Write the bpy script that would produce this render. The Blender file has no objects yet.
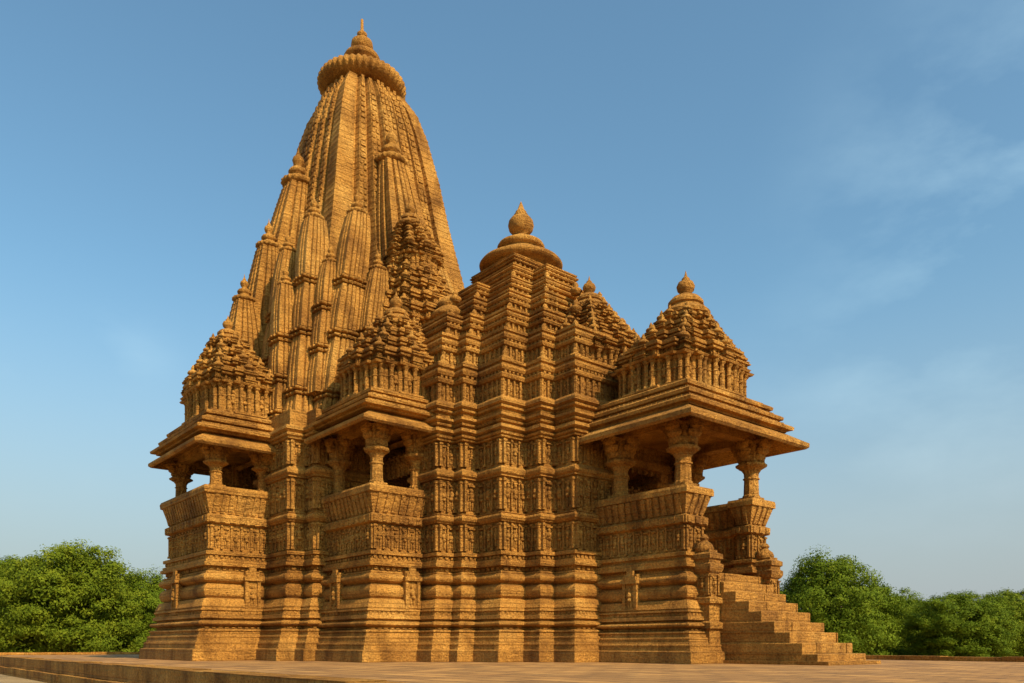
import bpy, math, random
import numpy as np
from mathutils import Vector
R_ = math.radians
random.seed(7); rng = np.random.default_rng(7)
sc = bpy.context.scene; col = sc.collection

# ------------------------------------------------------------------ camera, sky, sun
cd = bpy.data.cameras.new('camera'); cam = bpy.data.objects.new('camera', cd); col.objects.link(cam)
cam.location = (0, 0, .5); cam.rotation_euler = (R_(90), 0, 0)
cd.lens = 36*800/1024; cd.shift_y = (645-341.5)/1024; cd.clip_end = 5000; cd.clip_start = .1
sc.camera = cam
SUN_EL = R_(39); SUN_V = Vector((.67, -.74, 0)).normalized()
w = bpy.data.worlds.new('World'); sc.world = w; w.use_nodes = True
nt = w.node_tree; N = nt.nodes; K = nt.links
bg = N['Background']; bg.inputs['Strength'].default_value = .14
sky = N.new('ShaderNodeTexSky'); sky.sky_type = 'NISHITA'; sky.sun_disc = False
sky.sun_elevation = SUN_EL; sky.sun_rotation = math.atan2(SUN_V.x, SUN_V.y)
sky.air_density = 1.2; sky.dust_density = 2.5; sky.ozone_density = 1.0
tc = N.new('ShaderNodeTexCoord'); mp = N.new('ShaderNodeMapping'); mp.inputs['Scale'].default_value = (2.6, 2.6, 5.5)
mp.inputs['Rotation'].default_value = (0, -.15, .4)
cn = N.new('ShaderNodeTexNoise'); cn.inputs['Scale'].default_value = 1.7; cn.inputs['Detail'].default_value = 8; cn.inputs['Roughness'].default_value = .55
cr = N.new('ShaderNodeValToRGB'); cr.color_ramp.elements[0].position = .46; cr.color_ramp.elements[1].position = .72
cr.color_ramp.elements[0].color = (0, 0, 0, 1); cr.color_ramp.elements[1].color = (.34, .34, .34, 1)
mx = N.new('ShaderNodeMix'); mx.data_type = 'RGBA'
K.new(tc.outputs['Generated'], mp.inputs[0]); K.new(mp.outputs[0], cn.inputs['Vector']); K.new(cn.outputs[0], cr.inputs[0])
msk = None
for dx_, dz_, rad_, amt in ((.62, .57, .26, 1.0), (.56, .30, .30, .8), (-.62, .27, .14, .7), (-.48, .37, .07, .5)):
    dv = Vector((dx_, 1, dz_)).normalized(); vd = N.new('ShaderNodeVectorMath'); vd.operation = 'DISTANCE'; K.new(tc.outputs['Generated'], vd.inputs[0]); vd.inputs[1].default_value = dv
    mr = N.new('ShaderNodeMapRange'); mr.interpolation_type = 'SMOOTHSTEP'; K.new(vd.outputs['Value'], mr.inputs['Value']); mr.inputs['From Min'].default_value = 0; mr.inputs['From Max'].default_value = rad_
    mr.inputs['To Min'].default_value = amt; mr.inputs['To Max'].default_value = 0
    if msk is None: msk = mr.outputs[0]
    else:
        ad = N.new('ShaderNodeMath'); ad.operation = 'MAXIMUM'; K.new(msk, ad.inputs[0]); K.new(mr.outputs[0], ad.inputs[1]); msk = ad.outputs[0]
mm = N.new('ShaderNodeMath'); mm.operation = 'MULTIPLY'; K.new(msk, mm.inputs[0]); K.new(cr.outputs[0], mm.inputs[1]); K.new(mm.outputs[0], mx.inputs['Factor']); K.new(sky.outputs[0], mx.inputs['A']); mx.inputs['B'].default_value = (6.2, 6.3, 6.8, 1)
tint = N.new('ShaderNodeMix'); tint.data_type = 'RGBA'; tint.blend_type = 'MULTIPLY'; tint.inputs['Factor'].default_value = 1; tint.inputs['B'].default_value = (.80, 1.09, 1.10, 1)
K.new(mx.outputs['Result'], tint.inputs['A'])
# low haze along the horizon
hz = N.new('ShaderNodeSeparateXYZ'); K.new(tc.outputs['Generated'], hz.inputs[0]); hr = N.new('ShaderNodeValToRGB'); hr.color_ramp.interpolation = 'EASE'
hr.color_ramp.elements[0].position = 0; hr.color_ramp.elements[0].color = (.85, .85, .85, 1); hr.color_ramp.elements[1].position = .42; hr.color_ramp.elements[1].color = (0, 0, 0, 1)
K.new(hz.outputs[2], hr.inputs[0]); hm = N.new('ShaderNodeMix'); hm.data_type = 'RGBA'; K.new(hr.outputs[0], hm.inputs['Factor']); K.new(tint.outputs['Result'], hm.inputs['A'])
hm.inputs['B'].default_value = (2.75, 2.95, 3.15, 1); K.new(hm.outputs['Result'], bg.inputs['Color'])
sl = bpy.data.lights.new('sun', 'SUN'); so = bpy.data.objects.new('sun', sl); col.objects.link(so)
sl.energy = 5.0; sl.angle = R_(.5); sl.color = (1, .79, .54)
sd = Vector((SUN_V.x*math.cos(SUN_EL), SUN_V.y*math.cos(SUN_EL), math.sin(SUN_EL)))
so.rotation_euler = sd.to_track_quat('Z', 'Y').to_euler()
sc.view_settings.view_transform = 'Standard'; sc.view_settings.look = 'None'
sc.view_settings.exposure = .2; sc.view_settings.gamma = 1

# ------------------------------------------------------------------ materials
def newmat(name):
    m = bpy.data.materials.new(name); m.use_nodes = True
    return m, m.node_tree.nodes, m.node_tree.links, m.node_tree.nodes['Principled BSDF']
def noise(N, K, vec, scale, detail=5, rough=.6, vs=None):
    if vs:
        mp = N.new('ShaderNodeMapping'); mp.inputs['Scale'].default_value = vs; K.new(vec, mp.inputs[0]); vec = mp.outputs[0]
    n = N.new('ShaderNodeTexNoise'); n.inputs['Scale'].default_value = scale; n.inputs['Detail'].default_value = detail
    n.inputs['Roughness'].default_value = rough; K.new(vec, n.inputs['Vector']); return n.outputs[0]
def ramp(N, K, src, stops):
    r = N.new('ShaderNodeValToRGB'); e = r.color_ramp.elements
    while len(e) < len(stops): e.new(.5)
    for i, (p, c) in enumerate(stops): e[i].position = p; e[i].color = (*c, 1) if len(c) == 3 else c
    K.new(src, r.inputs[0]); return r.outputs[0]
def math_(N, K, op, a, b):
    n = N.new('ShaderNodeMath'); n.operation = op
    for i, v in enumerate((a, b)):
        if isinstance(v, (int, float)): n.inputs[i].default_value = v
        else: K.new(v, n.inputs[i])
    return n.outputs[0]
def stone(name, kind):
    m, N, K, P = newmat(name)
    tc = N.new('ShaderNodeTexCoord'); v = tc.outputs['Object']
    big = noise(N, K, v, .55, 4, .55)
    base = ramp(N, K, big, [(.3, (.36, .160, .030)), (.52, (.56, .268, .050)), (.72, (.70, .375, .085))])
    fine = noise(N, K, v, 17, 8, .8)
    fr = ramp(N, K, fine, [(.36, (.38, .33, .28)), (.5, (.95, .93, .9)), (.64, (1.32, 1.3, 1.25))])
    mul = N.new('ShaderNodeMix'); mul.data_type = 'RGBA'; mul.blend_type = 'MULTIPLY'; mul.inputs['Factor'].default_value = .85
    K.new(base, mul.inputs['A']); K.new(fr, mul.inputs['B'])
    st = noise(N, K, v, 1.0, 6, .65, (1.6, 1.6, .35))                    # old water stains
    sr = ramp(N, K, st, [(.34, (.42, .36, .30)), (.52, (1, 1, 1))])
    sx0 = N.new('ShaderNodeSeparateXYZ'); cx0 = N.new('ShaderNodeCombineXYZ'); K.new(v, sx0.inputs[0])
    K.new(math_(N, K, 'ADD', sx0.outputs[0], sx0.outputs[1]), cx0.inputs[0]); K.new(sx0.outputs[2], cx0.inputs[1])
    bk = N.new('ShaderNodeTexBrick'); bk.inputs['Scale'].default_value = 1; bk.inputs['Brick Width'].default_value = .83; bk.inputs['Row Height'].default_value = .29
    bk.inputs['Mortar Size'].default_value = .006; bk.inputs['Color1'].default_value = (.70, .66, .62, 1); bk.inputs['Color2'].default_value = (1.18, 1.2, 1.22, 1); bk.inputs['Mortar'].default_value = (.45, .4, .36, 1)
    K.new(cx0.outputs[0], bk.inputs['Vector'])
    mul3 = N.new('ShaderNodeMix'); mul3.data_type = 'RGBA'; mul3.blend_type = 'MULTIPLY'; mul3.inputs['Factor'].default_value = .55
    K.new(mul.outputs['Result'], mul3.inputs['A']); K.new(bk.outputs['Color'], mul3.inputs['B']); mul = mul3
    mul2 = N.new('ShaderNodeMix'); mul2.data_type = 'RGBA'; mul2.blend_type = 'MULTIPLY'; mul2.inputs['Factor'].default_value = .75
    K.new(mul.outputs['Result'], mul2.inputs['A']); K.new(sr, mul2.inputs['B'])
    K.new(mul2.outputs['Result'], P.inputs['Base Color'])
    P.inputs['Roughness'].default_value = .88; P.inputs['Specular IOR Level'].default_value = .2
    grain = noise(N, K, v, 16, 7, .78); strata = noise(N, K, v, 1.0, 6, .6, (1.8, 1.8, 17.0))
    h = math_(N, K, 'ADD', math_(N, K, 'MULTIPLY', grain, .85), math_(N, K, 'MULTIPLY', strata, .75))
    pv = N.new('ShaderNodeTexVoronoi'); pv.inputs['Scale'].default_value = 1; pm = N.new('ShaderNodeMapping'); pm.inputs['Scale'].default_value = (13, 13, 12)
    pn = N.new('ShaderNodeMix'); pn.data_type = 'RGBA'; pn.inputs['Factor'].default_value = .1; pq = N.new('ShaderNodeTexNoise'); pq.inputs['Scale'].default_value = 4; K.new(v, pq.inputs['Vector'])
    K.new(v, pn.inputs['A']); K.new(pq.outputs['Color'], pn.inputs['B']); K.new(pn.outputs['Result'], pm.inputs[0]); K.new(pm.outputs[0], pv.inputs['Vector'])
    h = math_(N, K, 'SUBTRACT', h, math_(N, K, 'MULTIPLY', pv.outputs['Distance'], .35))
    dist = .12
    if kind == 'carved':
        vo = N.new('ShaderNodeTexVoronoi'); vo.inputs['Scale'].default_value = 1; mp = N.new('ShaderNodeMapping'); mp.inputs['Scale'].default_value = (9, 9, 6)
        nz = N.new('ShaderNodeMix'); nz.data_type = 'RGBA'; nz.inputs['Factor'].default_value = .12
        n3 = N.new('ShaderNodeTexNoise'); n3.inputs['Scale'].default_value = 3; K.new(v, n3.inputs['Vector'])
        K.new(v, nz.inputs['A']); K.new(n3.outputs['Color'], nz.inputs['B'])
        K.new(nz.outputs['Result'], mp.inputs[0]); K.new(mp.outputs[0], vo.inputs['Vector'])
        h = math_(N, K, 'SUBTRACT', h, math_(N, K, 'MULTIPLY', vo.outputs['Distance'], .75)); dist = .14
    if kind == 'rib':
        vert = noise(N, K, v, 1.0, 5, .6, (12, 12, 1.5)); h = math_(N, K, 'ADD', h, math_(N, K, 'MULTIPLY', vert, .4))
        cells = noise(N, K, v, 1.0, 2, .5, (6.5, 6.5, 9)); h = math_(N, K, 'ADD', h, math_(N, K, 'MULTIPLY', cells, .6))
    if kind == 'block':
        # masonry joints on walls: courses by height, staggered uprights by length
        br = N.new('ShaderNodeTexBrick'); br.inputs['Scale'].default_value = 1; br.inputs['Brick Width'].default_value = 1.1; br.inputs['Row Height'].default_value = .29
        br.inputs['Mortar Size'].default_value = .018; br.inputs['Mortar Smooth'].default_value = .3
        sx = N.new('ShaderNodeSeparateXYZ'); cx = N.new('ShaderNodeCombineXYZ'); K.new(v, sx.inputs[0])
        K.new(math_(N, K, 'ADD', sx.outputs[0], sx.outputs[1]), cx.inputs[0]); K.new(sx.outputs[2], cx.inputs[1]); K.new(cx.outputs[0], br.inputs['Vector'])
        h = math_(N, K, 'SUBTRACT', h, math_(N, K, 'MULTIPLY', br.outputs['Fac'], .5))
    b = N.new('ShaderNodeBump'); b.inputs['Strength'].default_value = 1; b.inputs['Distance'].default_value = dist
    K.new(h, b.inputs['Height']); K.new(b.outputs[0], P.inputs['Normal'])
    return m
M_plain = stone('sandstone', 'plain'); M_carved = stone('carved_sandstone', 'carved'); M_rib = stone('ribbed_sandstone', 'rib'); M_block = stone('block_sandstone', 'block')
def paving():
    m, N, K, P = newmat('paving'); tc = N.new('ShaderNodeTexCoord'); v = tc.outputs['Object']
    nz = noise(N, K, v, .7, 6, .65); base = ramp(N, K, nz, [(.3, (.30, .14, .032)), (.55, (.41, .205, .052)), (.75, (.52, .285, .085))])
    br = N.new('ShaderNodeTexBrick'); br.inputs['Scale'].default_value = 1; br.inputs['Brick Width'].default_value = .9; br.inputs['Row Height'].default_value = .55
    br.inputs['Mortar Size'].default_value = .03; br.inputs['Color1'].default_value = (.66, .64, .6, 1); br.inputs['Color2'].default_value = (1.15, 1.14, 1.12, 1); br.inputs['Mortar'].default_value = (.3, .26, .2, 1)
    K.new(v, br.inputs['Vector'])
    mul = N.new('ShaderNodeMix'); mul.data_type = 'RGBA'; mul.blend_type = 'MULTIPLY'; mul.inputs['Factor'].default_value = 1
    K.new(base, mul.inputs['A']); K.new(br.outputs['Color'], mul.inputs['B']); K.new(mul.outputs['Result'], P.inputs['Base Color'])
    P.inputs['Roughness'].default_value = .9
    g = noise(N, K, v, 5, 8, .7); h = math_(N, K, 'SUBTRACT', g, math_(N, K, 'MULTIPLY', br.outputs['Fac'], .6))
    b = N.new('ShaderNodeBump'); b.inputs['Distance'].default_value = .05; K.new(h, b.inputs['Height']); K.new(b.outputs[0], P.inputs['Normal'])
    return m
M_pave = paving()
def earth():
    m, N, K, P = newmat('dry_earth'); tc = N.new('ShaderNodeTexCoord'); v = tc.outputs['Object']
    nz = noise(N, K, v, .25, 9, .7); c = ramp(N, K, nz, [(.35, (.17, .12, .045)), (.5, (.28, .18, .07)), (.68, (.36, .24, .10))])
    K.new(c, P.inputs['Base Color']); P.inputs['Roughness'].default_value = .95
    b = N.new('ShaderNodeBump'); b.inputs['Distance'].default_value = .05; K.new(noise(N, K, v, 4, 9, .7), b.inputs['Height']); K.new(b.outputs[0], P.inputs['Normal'])
    return m
M_earth = earth()
def leafmat(name, a, b_, c_):
    m, N, K, P = newmat(name); tc = N.new('ShaderNodeTexCoord'); v = tc.outputs['Object']
    nz = noise(N, K, v, 1.3, 5, .7); c = ramp(N, K, nz, [(.3, a), (.5, b_), (.7, c_)]); K.new(c, P.inputs['Base Color'])
    P.inputs['Roughness'].default_value = .7; P.inputs['Specular IOR Level'].default_value = .08
    tr = N.new('ShaderNodeBsdfTranslucent'); K.new(c, tr.inputs[0]); ms = N.new('ShaderNodeMixShader'); ms.inputs[0].default_value = .3
    K.new(P.outputs[0], ms.inputs[1]); K.new(tr.outputs[0], ms.inputs[2]); K.new(ms.outputs[0], N['Material Output'].inputs[0])
    return m
M_leaf = leafmat('leaves', (.045, .078, .005), (.115, .165, .009), (.21, .25, .014))
M_leaf2 = leafmat('yellow_green_leaves', (.055, .088, .005), (.135, .178, .010), (.24, .265, .016))
m, N_, K_, P_ = newmat('bark'); M_bark = m
K_.new(ramp(N_, K_, noise(N_, K_, N_.new('ShaderNodeTexCoord').outputs['Object'], 3, 6, .7, (3, 3, .6)), [(.3, (.05, .035, .02)), (.7, (.14, .10, .06))]), P_.inputs['Base Color'])

# ------------------------------------------------------------------ mesh builder
class MB:
    def __init__(s): s.v = []; s.f = []; s.n = 0
    def add(s, V, F):
        s.v.append(np.asarray(V, float)); s.f.extend([tuple(i+s.n for i in f) for f in F]); s.n += len(V)
    def box(s, x0, x1, y0, y1, z0, z1):
        s.add([(x0,y0,z0),(x1,y0,z0),(x1,y1,z0),(x0,y1,z0),(x0,y0,z1),(x1,y0,z1),(x1,y1,z1),(x0,y1,z1)],
              [(0,3,2,1),(4,5,6,7),(0,1,5,4),(1,2,6,5),(2,3,7,6),(3,0,4,7)])
    def loft(s, rings, cap=True):
        n = len(rings[0]); V = np.concatenate([np.asarray(r, float) for r in rings]); F = []
        for i in range(len(rings)-1):
            a = i*n; b = a+n
            for j in range(n):
                k = (j+1) % n; F.append((a+j, a+k, b+k, b+j))
        if cap: F.append(tuple(range(n-1, -1, -1))); F.append(tuple(range((len(rings)-1)*n, len(rings)*n)))
        s.add(V, F)
    def lathe(s, cx, cy, prof, n=24, ribs=0, amp=.06, rot=0.0, squash=None):
        rings = []
        for r, z in prof:
            a = np.arange(n)*2*math.pi/n + rot
            rr = r*(1 + (amp*np.cos(a*ribs) if ribs else 0))
            rings.append(np.stack([cx+rr*np.cos(a), cy+rr*np.sin(a), np.full(n, z)], 1))
        s.loft(rings)
    def build(s, name, mat, parent=None, smooth=False, label=None):
        me = bpy.data.meshes.new(name); V = np.concatenate(s.v)
        me.from_pydata(V.tolist(), [], s.f); me.materials.append(mat)
        if smooth: me.polygons.foreach_set('use_smooth', [True]*len(me.polygons))
        me.update(); o = bpy.data.objects.new(name, me); col.objects.link(o)
        if parent: o.parent = parent
        if label: o['label'] = label
        return o

def build_multi(name, pairs, parent=None, label=None):
    me = bpy.data.meshes.new(name); V = []; F = []; mi = []; n = 0
    for k, (m, mat, sm) in enumerate(pairs):
        if not m.n: continue
        V.append(np.concatenate(m.v)); F += [tuple(i+n for i in f) for f in m.f]; mi += [k]*len(m.f); n += m.n
    me.from_pydata(np.concatenate(V).tolist(), [], F)
    for _, mat, _s in pairs: me.materials.append(mat)
    me.polygons.foreach_set('material_index', mi); me.polygons.foreach_set('use_smooth', [pairs[i][2] for i in mi]); me.update()
    o = bpy.data.objects.new(name, me); col.objects.link(o)
    if parent: o.parent = parent
    if label: o['label'] = label
    return o
# unit sphere template
def sph_t(nu=8, nv=5):
    V = [(0,0,1)]; F = []
    for i in range(1, nv):
        t = math.pi*i/nv
        for j in range(nu):
            p = 2*math.pi*j/nu; V.append((math.sin(t)*math.cos(p), math.sin(t)*math.sin(p), math.cos(t)))
    V.append((0,0,-1)); L = len(V)-1
    for j in range(nu): F.append((0, 1+j, 1+(j+1)%nu)); F.append((L, L-nu+(j+1)%nu, L-nu+j))
    for i in range(nv-2):
        a = 1+i*nu
        for j in range(nu): F.append((a+j, a+nu+j, a+nu+(j+1)%nu, a+(j+1)%nu))
    return np.array(V), F
SV, SF = sph_t()
def blob(mb, c, r): mb.add(SV*np.array(r)+np.array(c), SF)

# right-angled plan polygons (counter-clockwise), grown outwards by a mitred offset
def offs(poly, d):
    P = np.array(poly, float); n = len(P); out = []
    for i in range(n):
        a, b, c = P[i-1], P[i], P[(i+1) % n]
        e1 = (b-a)/np.linalg.norm(b-a); e2 = (c-b)/np.linalg.norm(c-b)
        out.append(b + d*(np.array([e1[1], -e1[0]]) + np.array([e2[1], -e2[0]])))
    return np.array(out)
def prism(mb, poly, prof):            # prof: (offset, z)
    rings = []
    for o, z in prof:
        p = offs(poly, o) if o else np.array(poly, float)
        rings.append(np.column_stack([p, np.full(len(p), z)]))
    mb.loft(rings)
def rect(x0, x1, y0, y1): return [(x0,y0),(x1,y0),(x1,y1),(x0,y1)]
def roll(z0, z1, o, lo, n=5):         # half-round moulding standing out to o
    return [(lo + (o-lo)*math.sin(math.pi*i/n)**.6 if 0 < i < n else lo, z0+(z1-z0)*i/n) for i in range(n+1)]
def edges(poly):
    P = np.array(poly, float)
    for i in range(len(P)):
        a, b = P[i], P[(i+1) % len(P)]; L = np.linalg.norm(b-a)
        if L < .05: continue
        e = (b-a)/L; nrm = np.array([e[1], -e[0]]); yield a, e, nrm, L
def strip(mb, a, e, n, u0, u1, z0, z1, o0, o1, d):   # slanting rib standing d proud of a wall that leans from o0 to o1
    q = []
    for (u, z, o) in ((u0,z0,o0),(u1,z0,o0),(u1,z1,o1),(u0,z1,o1)):
        q.append((*(a+e*u+n*(o-.02)), z))
    for (u, z, o) in ((u0,z0,o0),(u1,z0,o0),(u1,z1,o1),(u0,z1,o1)):
        q.append((*(a+e*u+n*(o+d)), z))
    mb.add(q, [(0,1,2,3),(7,6,5,4),(0,4,5,1),(1,5,6,2),(2,6,7,3),(3,7,4,0)])
def figure(mb, a, e, n, u, o, z0, h):
    """small standing carved figure in high relief"""
    R = np.array([[e[0], n[0], 0], [e[1], n[1], 0], [0, 0, 1]])
    sw = random.uniform(-.05, .05)*h; s = h
    parts = [((sw, .03, .90), (.08, .10, .10)), ((sw*.6, .03, .66), (.13, .13, .17)), ((-sw, .03, .46), (.12, .13, .10)),
             ((-.065, .01, .22), (.055, .06, .25)), ((.07, .01, .22), (.055, .06, .25)),
             ((-.17, .01, .62), (.04, .05, .16)), ((.18, .01, .66+random.uniform(0, .1)), (.04, .05, .16))]
    for c, r in parts:
        V = SV*np.array(r)*s + np.array([c[0]*1.0, c[1], c[2]])*np.array([s, s, s])
        W = V @ R.T; W[:, :2] += a+e*u+n*o; W[:, 2] += z0
        mb.add(W, SF)
def visible(n): return n[1] < -.5 or n[0] > .5
def decorate(mb, poly, z0, z1, off=0., d=.10, figs=True, cell=.30, maxy=99):
    H = z1-z0
    for a, e, n, L in edges(offs(poly, off) if off else poly):
        if not visible(n) or L < .16: continue
        if min(a[1], a[1]+e[1]*L) > maxy: continue
        wd = min(.085, L*.16)
        nc = max(1, int(round((L-2*wd)/cell))); cw = (L-2*wd)/nc
        for i in range(nc+1):
            u = wd*.5 + i*(L-wd)/nc
            wi = wd*(1 if i in (0, nc) else .62); di = d*(1 if i in (0, nc) else .75)
            strip(mb, a, e, n, u-wi/2, u+wi/2, z0, z1, 0, 0, di)
            strip(mb, a, e, n, u-wi*.8, u+wi*.8, z1-.10*H, z1-.03*H, 0, 0, di+.025)
            strip(mb, a, e, n, u-wi*.8, u+wi*.8, z0+.0*H, z0+.09*H, 0, 0, di+.025)
        for i in range(nc):
            u = wd*.5+(i+.5)*(L-wd)/nc
            if figs and cw > .2:
                fh = H*random.uniform(.66, .80); figure(mb, a, e, n, u, .015, z0+.08*H, min(fh, cw*3.2))
                if H > .5: strip(mb, a, e, n, u-cw*.3, u+cw*.3, z1-.17*H, z1-.11*H, 0, 0, d*.8)
            else:
                for k in range(3):
                    zz = z0+H*(.18+.3*k); strip(mb, a, e, n, u-cw*.24, u+cw*.24, zz, zz+H*.2, 0, 0, d*.45)
def dentils(mb, poly, z0, z1, off, d=.05, pitch=.16):
    for a, e, n, L in edges(offs(poly, off) if off else poly):
        if not visible(n): continue
        k = max(1, int(L/pitch)); p = L/k
        for i in range(k): strip(mb, a, e, n, (i+.22)*p, (i+.78)*p, z0, z1, 0, 0, d*random.uniform(.7, 1.2))

# ------------------------------------------------------------------ the temple (its own axes: +x towards the stairs, -y the near long side)
TX, TY = -6.56, 35.0; ROT = R_(-50)
temple = bpy.data.objects.new('temple', None); col.objects.link(temple)
temple.location = (TX, TY, 0); temple.rotation_euler = (0, 0, ROT)
temple['label'] = 'tall golden sandstone temple with curved tower, carved walls, balconies and a stepped porch'; temple['category'] = 'temple'

def base_prof(k, f=1.0):
    p = [(.84, 0), (.82, .34), (.73, .36), (.70, .50), (.72, .51), (.71, .55), (.65, .57), (.61, .70), (.63, .71), (.62, .75), (.55, .77), (.53, .88), (.57, .89), (.56, .94), (.36, .97), (.36, 1.02)]
    p += roll(1.03, 1.22, .56, .36) + [(.36, 1.26), (.47, 1.28), (.46, 1.38), (.40, 1.40), (.38, 1.5), (.44, 1.52), (.43, 1.57), (.39, 1.58), (.39, 1.61), (.41, 1.62), (.30, 1.86), (.16, 1.90)]
    p += roll(1.91, 2.31, .29, .17, 7) + [(.10, 2.35)] + roll(2.38, 2.66, .31, .17, 6) + [(.19, 2.67), (.19, 2.71)] + [(.08, 2.74), (.08, 2.86), (.26, 2.88), (.27, 2.98), (.20, 2.99), (.20, 3.08), (.10, 3.10), (.10, 3.2), (.19, 3.22), (.19, 3.32), (.03, 3.35)]
    return [(o*f, z*k) for o, z in p]
def wall_prof(k, top):
    p = [(0, 3.36), (0, 4.22), (.08, 4.24)] + roll(4.26, 4.48, .17, .09) + [(.12, 4.5), (0, 4.55), (0, 5.58), (.1, 5.6)] + roll(5.64, 5.88, .17, .08)
    p += [(0, 5.94), (0, 6.74), (.12, 6.76), (.14, 6.80), (.10, 6.82), (.18, 6.85), (.2, 6.90), (.13, 6.92), (.13, 6.95), (.24, 7.02), (.22, 7.12), (.04, 7.15), (.04, 7.22), (.12, 7.24), (.13, 7.30), (.09, 7.31), (.22, 7.38), (.22, 7.46), (.10, 7.50), (.03, 7.52), (.03, 7.62), (.13, 7.66), (.14, 7.72), (.10, 7.74), (.21, 7.80), (.2, 7.90), (.1, 7.96), (.0, 8.04)]
    return [(o, z*k) for o, z in p if z <= top]
def body_detail(mb, poly, k, maxy=99):
    decorate(mb, poly, 3.38*k, 4.2*k, maxy=maxy); decorate(mb, poly, 4.6*k, 5.55*k, maxy=maxy); decorate(mb, poly, 5.98*k, 6.72*k, maxy=maxy)
    dentils(mb, poly, 2.76*k, 2.85*k, .08, .06, .2); dentils(mb, poly, .98*k, 1.01*k, .36, .08, .2); dentils(mb, poly, 1.41*k, 1.49*k, .38, .03, .14)
    dentils(mb, poly, 3.11*k, 3.19*k, .10, .05, .17)

# --- mandapa hall
MC = np.array([8.04, 2.26])
quad = [(2.73, 5.69), (3.15, 5.05), (4.33, 4.47), (5.02, 3.51), (5.89, 2.93)]
def stair_poly(notch=False, s=1.0):
    pts = []
    q = quad
    # near right quadrant (x+, y-) walking counter-clockwise from the y- side
    def quadrant(sx, sy, rev):
        c = []
        for i, (x, y) in enumerate(q):
            c.append((x, y))
            if i+1 < len(q): c.append((x, q[i+1][1]))
        c = [(sx*x, sy*y) for x, y in c]
        return c[::-1] if rev else c
    nr = quadrant(1, -1, False); ends = [(5.89, -1.94)]
    fr = quadrant(1, 1, True); fl = quadrant(-1, 1, False); nl = quadrant(-1, -1, True)
    if notch:
        pts = nr + [(5.89, -.85), (3.2, -.85), (3.2, .85), (5.89, .85)] + fr + fl + nl + [(-.5, -5.69), (-.5, -3.6), (1.4, -3.6), (1.4, -5.69)]
    else: pts = nr+fr+fl+nl
    return [(MC[0]+x*s, MC[1]+y*s) for x, y in pts]
mb = MB(); hp = stair_poly(True)
prism(mb, hp, base_prof(1)+wall_prof(1, 8.1))
cv = MB(); hp0 = stair_poly(); body_detail(cv, hp0, 1, maxy=2.5)
hall = build_multi('hall_wall', [(mb, M_block, False), (cv, M_carved, False)], temple)

def minibell(mb, x, y, z, r, n=10):
    mb.lathe(x, y, [(r*.8, z-.25*r), (r*.8, z+.5*r), (r*1.05, z+.55*r), (r*1.15, z+.8*r), (r*.95, z+1.1*r), (r*.55, z+1.35*r), (r*.35, z+1.45*r), (r*.45, z+1.7*r), (r*.35, z+1.95*r), (.01, z+2.5*r)], n)
# --- hall roof: five crossed blocks receding in tiers, so every wall pier climbs the roof
S_z = [8.0, 9.3, 10.5, 11.5, 12.5, 13.3, 14.1, 14.6]; S_t = [0, .5, 1.15, 1.75, 2.35, 2.8, 3.15, 3.35]
TI = [8.02, 9.3, 10.5, 11.5, 12.45, 13.25, 13.95, 14.5]
mb = MB(); dec = MB(); tops = []
for bi, (qx, qy) in enumerate(quad):
    e_ = .004*bi; rings = []
    for ti in range(len(TI)-1):
        z, h = TI[ti]+e_, TI[ti+1]-TI[ti]; t = float(np.interp(TI[ti]+.15, S_z, S_t)); hx, hy = qx-t, qy-t
        if min(hx, hy) < (.42 if bi in (1, 2, 3) else 1.2 if bi == 0 else 1.72): break
        R2 = rect(MC[0]-hx, MC[0]+hx, MC[1]-hy, MC[1]+hy)
        st = .22 if ti else .04
        for o, f in ((-.05, -.03), (-.05, .44), (.06, .46), (.10, .52), (.09, .56), (.0, .575), (.0, .61), (.09, .64), (.13, .70), (.12, .75), (.02, .77), (.02, .82), (.08, .84), (.09, .91), (.0, .93), (-.12, .985)):
            p = offs(R2, o); rings.append(np.column_stack([p, np.full(4, z+h*f)]))
        lim = [(-hx*.0)]
        # carve only the ends of each side, where the block shows beside its neighbours
        nb = [b for b in (quad[bi-1] if bi else None, quad[bi+1] if bi+1 < len(quad) else None) if b]
        for sx, sy, nn, run_, wid in ((0, -1, (0., -1.), (1., 0), hx), (1, 0, (1., 0), (0, 1.), hy)):
            inner_w = (quad[bi-1][0]-t if bi else -hx*.9) if sy else (quad[bi+1][1]-t if bi+1 < len(quad) else -hy*.9)
            inner_w = max(inner_w, -wid)
            for side in (-1, 1):
                if wid-inner_w < .1: continue
                a0, a1 = sorted((side*inner_w, side*wid)); Lc = a1-a0
                a = np.array([MC[0]+a0, MC[1]-hy+.05]) if sy else np.array([MC[0]+hx-.05, MC[1]+a0])
                e = np.array(run_); n = np.array(nn); k = max(1, int(round(Lc/.26)))
                for q in range(k+1):
                    u = min(max(q*Lc/k, .045), Lc-.045); strip(dec, a, e, n, u-.04, u+.04, z, z+h*.44, 0, 0, .07)
                for q in range(k):
                    u = (q+.5)*Lc/k
                    if Lc/k > .17 and h > .8: figure(dec, a, e, n, u, .0, z+h*.03, h*.36)
                    else: strip(dec, a, e, n, u-.05, u+.05, z+h*.1, z+h*.34, 0, 0, .04)
                if ti > 0:
                    k = max(1, int(round(Lc/.5)))
                    for q in range(k):
                        c_ = a+e*((q+.5)*Lc/k)+n*.10; rr_ = random.uniform(.11, .16)
                        minibell(dec, c_[0], c_[1], z-.16, rr_, 7)
                k = max(1, int(Lc/.15))
                for q in range(k): strip(dec, a, e, n, (q+.25)*Lc/k, (q+.75)*Lc/k, z+h*.575, z+h*.625, .05, .05, .07)
    mb.loft(rings); tops.append((bi, TI[ti]+e_, max(.3, hx), max(.3, hy), ti))
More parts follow.
